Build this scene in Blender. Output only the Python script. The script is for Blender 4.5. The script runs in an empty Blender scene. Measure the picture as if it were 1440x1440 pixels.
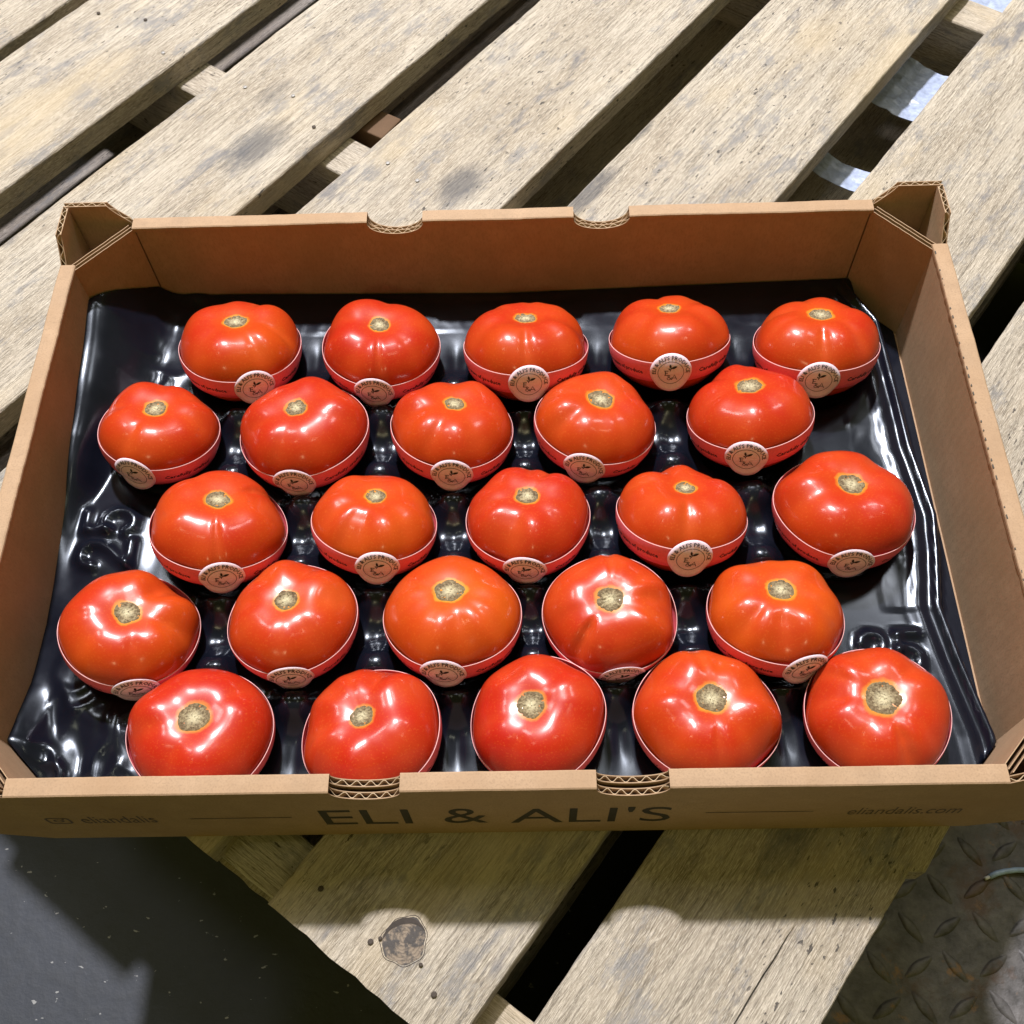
import bpy, bmesh, math, random
import numpy as np
from mathutils import Matrix, Vector, noise as mnoise

# all lengths below are written in centimetres and scaled to metres on build
S = 0.01
scene = bpy.context.scene
R_ = math.radians

# ------------------------------------------------------------------ camera
cd = bpy.data.cameras.new('camera'); cam = bpy.data.objects.new('camera', cd)
scene.collection.objects.link(cam)
CAM = (1.738, -14.559, 59.949)
M = ((0.9996458624, 0.0182725622, 0.0193458843),
     (-0.0071952784, 0.8855028687, -0.4645781932),
     (-0.02561987, 0.4642744695, 0.885320755))
m4 = Matrix([list(M[i]) + [CAM[i] * S] for i in range(3)] + [[0, 0, 0, 1]])
cam.matrix_world = m4
cd.sensor_fit = 'HORIZONTAL'; cd.sensor_width = 36; cd.lens = 36.0
cd.shift_y = 90 / 1440
cd.clip_start = 0.02; cd.clip_end = 50
scene.camera = cam

# ------------------------------------------------------------------ light
w = bpy.data.worlds.new('World'); scene.world = w; w.use_nodes = True
bg = w.node_tree.nodes['Background']
bg.inputs[0].default_value = (1.0, 0.92, 0.13, 1); bg.inputs[1].default_value = 0.15

def lamp(name, x, y, z, watt, size, col=(1, 0.975, 0.97), sy=None):
    l = bpy.data.lights.new(name, 'AREA'); l.energy = watt; l.color = col
    l.shape = 'RECTANGLE' if sy else 'DISK'; l.size = size
    if sy: l.size_y = sy
    o = bpy.data.objects.new(name, l); scene.collection.objects.link(o)
    o.location = (x, y, z)
    o.rotation_euler = (Vector((0, 0.2, 0)) - Vector((x, y, z))).to_track_quat('-Z', 'Y').to_euler()
    return o
# a row of ceiling lamps beyond the far side of the pallet, a second row nearly overhead
lamp('ceiling_lamp', -0.36, 2.03, 3.5, 265, 0.19, (1, 0.975, 1.0))
lamp('ceiling_lamp', -1.8, 1.9, 3.4, 20, 0.55)
lamp('ceiling_lamp', 1.7, 2.0, 3.5, 14, 0.55)
lamp('ceiling_lamp', -0.9, 3.1, 4.6, 26, 0.60)
lamp('ceiling_lamp', 0.75, 3.0, 4.6, 22, 0.60)
lamp('ceiling_lamp', 0.15, 1.30, 3.7, 8, 0.40)
lamp('ceiling_lamp', -1.35, -0.15, 3.6, 3.5, 0.32, (1, 0.93, 0.62))
lamp('ceiling_lamp', 1.25, 0.1, 3.6, 3, 0.32, (1, 0.93, 0.62))
# a warmer, weaker lamp on the near side
lamp('warm_lamp', -0.5, -3.0, 2.5, 7, 0.34, (1.0, 0.80, 0.40))

scene.view_settings.view_transform = 'Standard'
scene.view_settings.look = 'None'
scene.view_settings.exposure = 0.0
scene.view_settings.gamma = 1.0
scene.view_settings.use_curve_mapping = False
scene.render.engine = 'CYCLES'
scene.cycles.use_denoising = True
scene.cycles.max_bounces = 4
scene.cycles.use_adaptive_sampling = True
scene.cycles.adaptive_threshold = 0.02
scene.cycles.sample_clamp_indirect = 6.0

# ------------------------------------------------------------------ helpers
COL = scene.collection
def link(o, parent=None):
    COL.objects.link(o)
    if parent is not None: o.parent = parent
    return o

def mesh_obj(name, V, F, mat, parent=None, smooth=False, mats=None, midx=None):
    me = bpy.data.meshes.new(name)
    V = np.asarray(V, dtype=float) * S
    me.from_pydata(V.tolist(), [], F)
    if mats:
        for mm in mats: me.materials.append(mm)
        if midx is not None: me.polygons.foreach_set('material_index', midx)
    elif mat: me.materials.append(mat)
    if smooth: me.polygons.foreach_set('use_smooth', [True] * len(me.polygons))
    me.update()
    return link(bpy.data.objects.new(name, me), parent)

def empty(name, loc=(0, 0, 0)):
    o = bpy.data.objects.new(name, None); o.location = [c * S for c in loc]
    o.empty_display_size = 0.02
    return link(o)

def tag(o, label, cat, group=None):
    o['label'] = label; o['category'] = cat
    if group: o['group'] = group
    return o

def grid_faces(nu, nv, off=0, wrap=False):
    F = []
    for i in range(nu - 1):
        for j in range(nv if wrap else nv - 1):
            j2 = (j + 1) % nv
            F.append((off + i * nv + j, off + i * nv + j2, off + (i + 1) * nv + j2, off + (i + 1) * nv + j))
    return F

class MB:
    def __init__(s): s.V = []; s.F = []
    def add(s, V, F):
        o = len(s.V); s.V += [tuple(v) for v in V]; s.F += [tuple(i + o for i in f) for f in F]
    def box(s, x0, x1, y0, y1, z0, z1):
        s.add([(x0, y0, z0), (x1, y0, z0), (x1, y1, z0), (x0, y1, z0), (x0, y0, z1), (x1, y0, z1), (x1, y1, z1), (x0, y1, z1)],
              [(0, 3, 2, 1), (4, 5, 6, 7), (0, 1, 5, 4), (1, 2, 6, 5), (2, 3, 7, 6), (3, 0, 4, 7)])
    def tube(s, pts, r, n=8):
        pts = [Vector(p) for p in pts]; V = []
        for i, p in enumerate(pts):
            t = (pts[min(i + 1, len(pts) - 1)] - pts[max(i - 1, 0)]).normalized()
            a = t.cross(Vector((0, 0, 1)));
            if a.length < 1e-4: a = Vector((1, 0, 0))
            a.normalize(); b = t.cross(a)
            rr = r[i] if hasattr(r, '__len__') else r
            for k in range(n):
                an = 2 * math.pi * k / n
                V.append(p + a * math.cos(an) * rr + b * math.sin(an) * rr)
        F = grid_faces(len(pts), n, 0, True)
        F.append(tuple(range(n))[::-1]); F.append(tuple(range((len(pts) - 1) * n, len(pts) * n)))
        s.add(V, F)
    def obj(s, name, mat, parent=None, smooth=False):
        return mesh_obj(name, s.V, s.F, mat, parent, smooth)

# ------------------------------------------------------------------ materials
def mat(name):
    m = bpy.data.materials.new(name); m.use_nodes = True
    nt = m.node_tree; b = nt.nodes['Principled BSDF']
    return m, nt, b
def nd(nt, t, **kw):
    n = nt.nodes.new(t)
    for k, v in kw.items():
        if k == 'inp':
            for kk, vv in v.items(): n.inputs[kk].default_value = vv
        else: setattr(n, k, v)
    return n
def ramp(nt, fac, stops, interp='LINEAR'):
    n = nt.nodes.new('ShaderNodeValToRGB'); n.color_ramp.interpolation = interp
    e = n.color_ramp.elements
    while len(e) < len(stops): e.new(0.5)
    for el, (p, c) in zip(e, stops):
        el.position = p; el.color = (c, c, c, 1) if not hasattr(c, '__len__') else (*c, 1)
    nt.links.new(fac, n.inputs[0]); return n.outputs[0]
def mix(nt, fac, a, b, mode='MIX'):
    n = nt.nodes.new('ShaderNodeMix'); n.data_type = 'RGBA'; n.blend_type = mode
    for s_, v in ((0, fac), (6, a), (7, b)):
        if hasattr(v, 'is_linked') or hasattr(v, 'links'): nt.links.new(v, n.inputs[s_])
        elif s_ == 0: n.inputs[0].default_value = v
        else: n.inputs[s_].default_value = (*v, 1)
    return n.outputs[2]
def math_(nt, op, a, b=None, clamp=False):
    n = nt.nodes.new('ShaderNodeMath'); n.operation = op; n.use_clamp = clamp
    for i, v in enumerate((a, b)):
        if v is None: continue
        if hasattr(v, 'links'): nt.links.new(v, n.inputs[i])
        else: n.inputs[i].default_value = v
    return n.outputs[0]
def noise_(nt, vec, scale, detail=4, rough=0.55, dist=0.0):
    n = nt.nodes.new('ShaderNodeTexNoise'); n.inputs['Scale'].default_value = scale
    n.inputs['Detail'].default_value = detail; n.inputs['Roughness'].default_value = rough
    n.inputs['Distortion'].default_value = dist
    nt.links.new(vec, n.inputs['Vector']); return n.outputs['Fac']
def mapping(nt, vec, sc=(1, 1, 1), loc=(0, 0, 0)):
    n = nt.nodes.new('ShaderNodeMapping'); n.inputs['Scale'].default_value = sc; n.inputs['Location'].default_value = loc
    nt.links.new(vec, n.inputs['Vector']); return n.outputs[0]
def bump(nt, b, h, strength=0.3, dist=0.001):
    n = nt.nodes.new('ShaderNodeBump'); n.inputs['Strength'].default_value = strength; n.inputs['Distance'].default_value = dist
    nt.links.new(h, n.inputs['Height']); nt.links.new(n.outputs[0], b.inputs['Normal'])
def objco(nt): return nt.nodes.new('ShaderNodeTexCoord').outputs['Object']

def wood_material(name, light, dark, grey, stain, rough=0.8):
    m, nt, b = mat(name)
    co = objco(nt); oi = nt.nodes.new('ShaderNodeObjectInfo')
    sc = nt.nodes.new('ShaderNodeVectorMath'); sc.operation = 'SCALE'; sc.inputs[0].default_value = (37, 19, 11)
    nt.links.new(oi.outputs['Random'], sc.inputs['Scale'])
    ad = nt.nodes.new('ShaderNodeVectorMath'); ad.operation = 'ADD'
    nt.links.new(co, ad.inputs[0]); nt.links.new(sc.outputs[0], ad.inputs[1])
    v = ad.outputs[0]
    # growth rings seen on a flat-sawn board
    warp = noise_(nt, mapping(nt, v, (2.2, 9, 9)), 1.0, 3, 0.5)
    ringv = mapping(nt, v, (1.2, 26, 26))
    wv = nt.nodes.new('ShaderNodeTexNoise'); wv.inputs['Scale'].default_value = 1.0; wv.inputs['Detail'].default_value = 1.5
    nt.links.new(ringv, wv.inputs['Vector'])
    rings = math_(nt, 'SINE', math_(nt, 'ADD', math_(nt, 'MULTIPLY', wv.outputs['Fac'], 70.0), math_(nt, 'MULTIPLY', warp, 26.0)))
    rings = math_(nt, 'ADD', math_(nt, 'MULTIPLY', rings, 0.5), 0.5)
    fib = noise_(nt, mapping(nt, v, (28, 700, 700)), 1.0, 5, 0.72)
    fib2 = noise_(nt, mapping(nt, v, (190, 2300, 2300)), 1.0, 2, 0.65)
    big = noise_(nt, mapping(nt, v, (7, 17, 17)), 1.0, 4, 0.65)
    c = mix(nt, ramp(nt, big, [(0.36, 0), (0.64, 1)]), light, dark)
    c = mix(nt, math_(nt, 'MULTIPLY', ramp(nt, rings, [(0.35, 0), (0.95, 1)]), 0.26), c, tuple(x * 0.66 for x in dark))
    c = mix(nt, ramp(nt, fib, [(0.46, 0), (0.62, 0.8)]), c, tuple(x * 0.42 for x in dark))
    c = mix(nt, ramp(nt, fib2, [(0.48, 0), (0.64, 0.65)]), c, tuple(min(1, x * 1.3) for x in light))
    # weathered grey patches, blue-grey stain, yellow sap and dirt
    gp = noise_(nt, mapping(nt, v, (14, 30, 30), (3, 1, 0)), 1.0, 7, 0.80)
    c = mix(nt, ramp(nt, gp, [(0.53, 0), (0.63, stain)]), c, grey)
    yl = noise_(nt, mapping(nt, v, (5, 14, 14), (8, 4, 0)), 1.0, 3, 0.6)
    c = mix(nt, ramp(nt, yl, [(0.52, 0), (0.70, 0.5)]), c, (light[0] * 1.05, light[1] * 0.95, light[2] * 0.76))
    bs = noise_(nt, mapping(nt, v, (9, 26, 26), (1, 14, 0)), 1.0, 4, 0.7)
    c = mix(nt, ramp(nt, bs, [(0.60, 0), (0.70, stain)]), c, (grey[0] * .62, grey[1] * .65, grey[2] * .74))
    sa = nt.nodes.new('ShaderNodeAttribute'); sa.attribute_name = 'stain'; sa.attribute_type = 'GEOMETRY'
    sn = noise_(nt, mapping(nt, v, (70, 220, 220), (2, 3, 0)), 1.0, 6, 0.8)
    c = mix(nt, ramp(nt, math_(nt, 'MULTIPLY', sa.outputs['Fac'], math_(nt, 'ADD', 0.35, sn)), [(0.36, 0), (0.72, 0.75)]), c, (0.10, 0.10, 0.11))
    # short dark flecks along the grain
    fl = noise_(nt, mapping(nt, v, (120, 300, 300), (0, 7, 0)), 1.0, 3, 0.6)
    flm = math_(nt, 'MULTIPLY', ramp(nt, fl, [(0.635, 0), (0.67, 1)]), ramp(nt, noise_(nt, mapping(nt, v, (4, 9, 9), (9, 2, 0)), 1.0, 2), [(0.44, 0), (0.56, 1)]))
    c = mix(nt, math_(nt, 'MULTIPLY', flm, 0.85), c, (0.05, 0.045, 0.045))
    nt.links.new(c, b.inputs['Base Color'])
    b.inputs['Roughness'].default_value = rough; b.inputs['Specular IOR Level'].default_value = 0.25
    # saw marks across the board + raised fibres
    saw = noise_(nt, mapping(nt, v, (260, 30, 30), (0, 0, 2)), 1.0, 2, 0.5, 0.4)
    h = math_(nt, 'ADD', math_(nt, 'MULTIPLY', fib, 1.0), math_(nt, 'MULTIPLY', saw, 0.25))
    h = math_(nt, 'ADD', h, math_(nt, 'MULTIPLY', fib2, 0.35))
    bump(nt, b, h, 0.9, 0.0018)
    return m

WOOD = wood_material('pallet_wood', (0.53, 0.475, 0.40), (0.36, 0.305, 0.24), (0.235, 0.23, 0.235), 0.75)
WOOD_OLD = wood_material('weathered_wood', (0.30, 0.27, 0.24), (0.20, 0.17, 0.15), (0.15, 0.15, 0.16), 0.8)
def flat(name, col, rough=0.6, metal=0.0, spec=0.5):
    m, nt, b = mat(name)
    n = noise_(nt, objco(nt), 220, 4, 0.6)
    c = mix(nt, ramp(nt, n, [(0.3, 0), (0.7, 1)]), tuple(x * 0.75 for x in col), tuple(min(1, x * 1.15) for x in col))
    nt.links.new(c, b.inputs['Base Color'])
    b.inputs['Roughness'].default_value = rough; b.inputs['Metallic'].default_value = metal
    b.inputs['Specular IOR Level'].default_value = spec
    return m
NAIL = flat('nail_steel', (0.30, 0.29, 0.28), 0.55, 0.4)
NAIL_OLD = flat('rusty_nail', (0.06, 0.045, 0.035), 0.7, 0.3)
def knot_material():
    m, nt, b = mat('knot_wood')
    co = mapping(nt, objco(nt), (1, 1, 1), (-.0324, -.0575, 0))
    L = nt.nodes.new('ShaderNodeVectorMath'); L.operation = 'LENGTH'; nt.links.new(co, L.inputs[0])
    n = noise_(nt, co, 130, 5, 0.7)
    rr = math_(nt, 'SINE', math_(nt, 'ADD', math_(nt, 'MULTIPLY', L.outputs['Value'], 3300.0), math_(nt, 'MULTIPLY', n, 14.0)))
    c = mix(nt, ramp(nt, rr, [(0.0, 0), (1.0, 0.6)]), (0.24, 0.19, 0.145), (0.10, 0.08, 0.065))
    c = mix(nt, ramp(nt, n, [(0.44, 0), (0.54, 0.95)]), c, (0.06, 0.055, 0.055))
    nt.links.new(c, b.inputs['Base Color']); b.inputs['Roughness'].default_value = 0.85
    bump(nt, b, n, 0.8, 0.002); return m
KNOT = knot_material()
KNOT_DARK = flat('knot_bark', (0.05, 0.04, 0.035), 0.9)

def card_material(name, col, flute_axis=None):
    m, nt, b = mat(name)
    co = objco(nt)
    n1 = noise_(nt, co, 60, 5, 0.65); n2 = noise_(nt, mapping(nt, co, (900, 900, 350)), 1.0, 3, 0.6)
    n3 = noise_(nt, co, 13, 5, 0.65)
    c = mix(nt, ramp(nt, n1, [(0.3, 0), (0.75, 1)]), col, tuple(x * 0.80 for x in col))
    c = mix(nt, ramp(nt, n2, [(0.48, 0), (0.72, 0.6)]), c, tuple(x * 0.62 for x in col))
    c = mix(nt, ramp(nt, n2, [(0.2, 0.35), (0.38, 0)]), c, tuple(min(1, x * 1.2) for x in col))
    c = mix(nt, ramp(nt, n3, [(0.42, 0), (0.66, 0.55)]), c, (col[0] * 0.80, col[1] * 0.74, col[2] * 0.66))
    nt.links.new(c, b.inputs['Base Color'])
    b.inputs['Roughness'].default_value = 0.72; b.inputs['Specular IOR Level'].default_value = 0.25
    h = math_(nt, 'MULTIPLY', n2, 0.35)
    if flute_axis is not None:
        sep = nt.nodes.new('ShaderNodeSeparateXYZ'); nt.links.new(co, sep.inputs[0])
        s_ = math_(nt, 'SINE', math_(nt, 'MULTIPLY', sep.outputs[flute_axis], 2 * math.pi / 0.0072))
        h = math_(nt, 'ADD', h, math_(nt, 'MULTIPLY', s_, 0.09))
    h = math_(nt, 'ADD', h, math_(nt, 'MULTIPLY', n3, 1.5))
    bump(nt, b, h, 0.35, 0.0005)
    return m
KRAFT = (0.43, 0.29, 0.185)
CARDX = card_material('kraft_board_x', KRAFT, 0)
CARDY = card_material('kraft_board_y', KRAFT, 1)
CARD = card_material('kraft_paper', KRAFT)
FLUTE = card_material('flute_paper', (0.62, 0.47, 0.32))
INK = flat('dark_ink', (0.045, 0.038, 0.026), 0.6, 0, 0.3)
INK_FAINT = flat('faint_ink', (0.12, 0.085, 0.055), 0.6, 0, 0.3)

def tomato_material():
    m, nt, b = mat('tomato_skin')
    co = objco(nt)
    def at(nm, typ):
        a = nt.nodes.new('ShaderNodeAttribute'); a.attribute_name = nm; a.attribute_type = typ; return a.outputs['Fac']
    orange = at('orange', 'OBJECT'); scar = at('scar', 'GEOMETRY'); lat = at('lat', 'GEOMETRY'); crease = at('crease', 'GEOMETRY')
    oi = nt.nodes.new('ShaderNodeObjectInfo')
    sc = nt.nodes.new('ShaderNodeVectorMath'); sc.operation = 'SCALE'; sc.inputs[0].default_value = (5, 3, 7)
    nt.links.new(oi.outputs['Random'], sc.inputs['Scale'])
    ad = nt.nodes.new('ShaderNodeVectorMath'); ad.operation = 'ADD'
    nt.links.new(co, ad.inputs[0]); nt.links.new(sc.outputs[0], ad.inputs[1]); v = ad.outputs[0]
    red = (0.405, 0.012, 0.006); org = (0.53, 0.082, 0.006)
    n = noise_(nt, v, 17, 4, 0.55)
    low = ramp(nt, math_(nt, 'MULTIPLY', math_(nt, 'ADD', lat, 1.57), 0.3183), [(0.38, 1), (0.80, 0)])   # flanks ripen last
    f = math_(nt, 'ADD', math_(nt, 'MULTIPLY', ramp(nt, n, [(0.36, 0), (0.66, 1)]), 0.65), math_(nt, 'MULTIPLY', low, 0.45))
    f = math_(nt, 'ADD', f, math_(nt, 'MULTIPLY', orange, 0.45))
    f = math_(nt, 'MULTIPLY', f, math_(nt, 'ADD', 0.28, math_(nt, 'MULTIPLY', orange, 0.95)), True)
    c = mix(nt, f, red, org)
    # fine pale speckle of the skin
    sp = noise_(nt, v, 900, 2, 0.5)
    c = mix(nt, ramp(nt, sp, [(0.56, 0), (0.72, 0.15)]), c, (0.80, 0.22, 0.04))
    # faint radial streaks and pale ribs running from the stem
    c = mix(nt, math_(nt, 'MULTIPLY', crease, 0.22), c, (0.66, 0.13, 0.03))
    # golden ring round the stem scar
    nn = noise_(nt, v, 160, 3, 0.6)
    sd = math_(nt, 'ADD', scar, math_(nt, 'MULTIPLY', math_(nt, 'SUBTRACT', nn, 0.5), 0.5))
    ring = ramp(nt, math_(nt, 'MULTIPLY', sd, 0.4), [(0.40, 1), (0.435, 0.7), (0.49, 0.0)])
    c = mix(nt, math_(nt, 'MULTIPLY', ring, math_(nt, 'ADD', 0.5, math_(nt, 'MULTIPLY', orange, 0.5)), True), c, (0.62, 0.28, 0.03))
    halo = ramp(nt, math_(nt, 'MULTIPLY', sd, 0.4), [(0.45, 0.25), (0.85, 0.0)])
    c = mix(nt, math_(nt, 'MULTIPLY', halo, orange), c, (0.68, 0.16, 0.008))
    nt.links.new(c, b.inputs['Base Color'])
    b.inputs['Roughness'].default_value = 0.38
    b.inputs['Coat Weight'].default_value = 0.55; b.inputs['Coat Roughness'].default_value = 0.17
    b.inputs['Specular IOR Level'].default_value = 0.18
    h = math_(nt, 'ADD', math_(nt, 'MULTIPLY', noise_(nt, v, 45, 3, 0.5), 1.0), math_(nt, 'MULTIPLY', sp, 0.04))
    bump(nt, b, h, 0.14, 0.0009)
    return m
TOMATO = tomato_material()
def scar_material():
    m, nt, b = mat('dried_stem_scar')
    co = objco(nt); a = nt.nodes.new('ShaderNodeAttribute'); a.attribute_name = 'rad'; a.attribute_type = 'GEOMETRY'
    n = noise_(nt, co, 420, 5, 0.75); n2 = noise_(nt, co, 900, 3, 0.6)
    c = mix(nt, ramp(nt, n, [(0.38, 0), (0.62, 1)]), (0.10, 0.06, 0.03), (0.42, 0.34, 0.20))
    cen = ramp(nt, math_(nt, 'ADD', a.outputs['Fac'], math_(nt, 'MULTIPLY', math_(nt, 'SUBTRACT', n, 0.5), 0.7)), [(0.12, 0.85), (0.55, 0)])
    c = mix(nt, cen, c, (0.62, 0.55, 0.36))
    edge_ = ramp(nt, math_(nt, 'ADD', a.outputs['Fac'], math_(nt, 'MULTIPLY', math_(nt, 'SUBTRACT', n2, 0.5), 0.5)), [(0.55, 0), (0.85, 0.65)])
    c = mix(nt, edge_, c, (0.13, 0.085, 0.04))
    c = mix(nt, ramp(nt, n2, [(0.52, 0), (0.66, 0.8)]), c, (0.07, 0.045, 0.02))
    c = mix(nt, ramp(nt, a.outputs['Fac'], [(0.93, 0), (1.0, 0.8)]), c, (0.48, 0.28, 0.05))
    nt.links.new(c, b.inputs['Base Color']); b.inputs['Roughness'].default_value = 0.85
    bump(nt, b, math_(nt, 'ADD', n, n2), 0.8, 0.001)
    return m
SCAR = scar_material()
def paper(name, col, rough=0.55):
    m, nt, b = mat(name)
    n = noise_(nt, objco(nt), 700, 3, 0.6)
    c = mix(nt, ramp(nt, n, [(0.35, 0), (0.7, 1)]), col, tuple(x * 0.88 for x in col))
    nt.links.new(c, b.inputs['Base Color']); b.inputs['Roughness'].default_value = rough
    b.inputs['Specular IOR Level'].default_value = 0.35
    return m
BAND = paper('coral_paper', (0.84, 0.15, 0.19), 0.5)
BAND_EDGE = paper('paper_edge', (0.80, 0.42, 0.42))
LABEL = paper('label_paper', (0.90, 0.76, 0.88), 0.5)
PRINT = paper('label_ink', (0.03, 0.02, 0.022), 0.6)

def tray_material():
    m, nt, b = mat('black_plastic')
    co = objco(nt)
    n = noise_(nt, co, 35, 4, 0.6); n2 = noise_(nt, co, 1500, 2, 0.5)
    c = mix(nt, ramp(nt, n, [(0.3, 0), (0.7, 1)]), (0.0035, 0.0045, 0.009), (0.006, 0.007, 0.013))
    nt.links.new(c, b.inputs['Base Color'])
    r = ramp(nt, n, [(0.3, 0.17), (0.7, 0.25)])
    nt.links.new(r, b.inputs['Roughness']); b.inputs['Specular IOR Level'].default_value = 0.45
    b.inputs['Specular Tint'].default_value = (0.80, 0.88, 1.0, 1)
    bump(nt, b, math_(nt, 'ADD', n, math_(nt, 'MULTIPLY', n2, 0.02)), 0.05, 0.0012)
    return m
TRAY = tray_material()

def concrete_material():
    m, nt, b = mat('floor_concrete')
    co = objco(nt)
    n = noise_(nt, co, 5, 6, 0.65); n2 = noise_(nt, co, 90, 4, 0.6); n3 = noise_(nt, mapping(nt, co, (130, 210, 1)), 1.0, 2, 0.5)
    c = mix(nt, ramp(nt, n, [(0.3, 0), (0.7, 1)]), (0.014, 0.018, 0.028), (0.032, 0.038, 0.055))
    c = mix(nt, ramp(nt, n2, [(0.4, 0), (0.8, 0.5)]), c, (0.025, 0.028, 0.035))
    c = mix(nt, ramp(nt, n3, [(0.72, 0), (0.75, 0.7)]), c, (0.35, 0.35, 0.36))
    nt.links.new(c, b.inputs['Base Color']); b.inputs['Roughness'].default_value = 0.6
    bump(nt, b, n2, 0.3, 0.002)
    return m
FLOOR = concrete_material()
def steel_material():
    m, nt, b = mat('worn_steel')
    co = nt.nodes.new('ShaderNodeNewGeometry').outputs['Position']
    n = noise_(nt, co, 14, 6, 0.7); n2 = noise_(nt, co, 75, 5, 0.65)
    c = mix(nt, ramp(nt, n2, [(0.3, 0), (0.7, 1)]), (0.055, 0.052, 0.054), (0.165, 0.155, 0.16))
    c = mix(nt, ramp(nt, n, [(0.52, 0), (0.62, 0.75)]), c, (0.10, 0.055, 0.035))
    rust = ramp(nt, noise_(nt, mapping(nt, co, (1, 1, 1), (0.3, 0.1, 0)), 38, 5, 0.65), [(0.61, 0), (0.69, 0.8)])
    c = mix(nt, rust, c, (0.30, 0.16, 0.065))
    nt.links.new(c, b.inputs['Base Color']); b.inputs['Roughness'].default_value = 0.55
    b.inputs['Metallic'].default_value = 0.15
    bump(nt, b, math_(nt, 'ADD', n2, n), 0.5, 0.003)
    return m
STEEL = steel_material()

# ------------------------------------------------------------------ floor
ZF = -26.0
def ground(name, x0, x1, y0, y1, z, m):
    o = mesh_obj(name, [(x0, y0, z), (x1, y0, z), (x1, y1, z), (x0, y1, z)], [(0, 1, 2, 3)], m)
    o['kind'] = 'structure'; return o
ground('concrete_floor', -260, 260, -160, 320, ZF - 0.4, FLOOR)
plate = MB(); plate.box(14, 120, -70, 40, ZF - 0.38, ZF)
plate = plate.obj('steel_floor_plate', STEEL); plate['kind'] = 'structure'
# raised treads of the chequer plate
def tread_mesh():
    V = []; n = 14
    for (sx, z) in ((1.0, 0.0), (0.86, 0.10), (0.55, 0.17)):
        for k in range(n):
            a = 2 * math.pi * k / n
            ca, sa = math.cos(a), math.sin(a)
            V.append((1.45 * sx * math.copysign(abs(ca) ** 1.2, ca), 0.50 * sx * sa * (1 - 0.35 * abs(ca)), z))
    F = grid_faces(3, n, 0, True); F.append(tuple(range(2 * n, 3 * n)))
    me = bpy.data.meshes.new('tread'); me.from_pydata((np.array(V) * S).tolist(), [], F); me.materials.append(STEEL)
    me.polygons.foreach_set('use_smooth', [True] * len(F)); return me
tm = tread_mesh(); rnd = random.Random(5)
for i in range(9):
    for j in range(10):
        o = bpy.data.objects.new('tread', tm); link(o, plate)
        o.location = ((22.5 + i * 2.95 + rnd.uniform(-.08, .08)) * S, (-13.5 + j * 2.95) * S, (ZF + 0.01) * S)
        o.rotation_euler = (0, 0, R_(32 + (90 if (i + j) % 2 else 0)))

cable = MB()
pts = [(38.3, 2.1, ZF + .35), (38.9, 2.35, ZF + .4), (39.6, 2.5, ZF + .4), (40.5, 2.6, ZF + .45), (41.6, 2.55, ZF + .5), (43, 2.7, ZF + .5), (46, 3.6, ZF + .45)]
cable.tube(pts, 0.23, 10)
BLUE = flat('blue_sheath', (0.34, 0.46, 0.68), 0.4); COPPER = flat('bare_core', (0.72, 0.72, 0.74), 0.5)
ce = tag(empty('cable_offcut', (38.3, 2.1, ZF)), 'short pale blue cable lying on the steel floor plate', 'cable')
o = cable.obj('sheath', BLUE, ce, True); o.matrix_parent_inverse = Matrix.Translation((-38.3 * S, -2.1 * S, -ZF * S))
c2 = MB(); c2.tube([(37.9, 1.95, ZF + .33), (38.32, 2.11, ZF + .35)], 0.15, 8)
o = c2.obj('core', COPPER, ce, True); o.matrix_parent_inverse = Matrix.Translation((-38.3 * S, -2.1 * S, -ZF * S))

# ------------------------------------------------------------------ pallets
TH = R_(52.77)
def n2(x, y, z=0.0): return mnoise.noise(Vector((x, y, z)))

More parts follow.
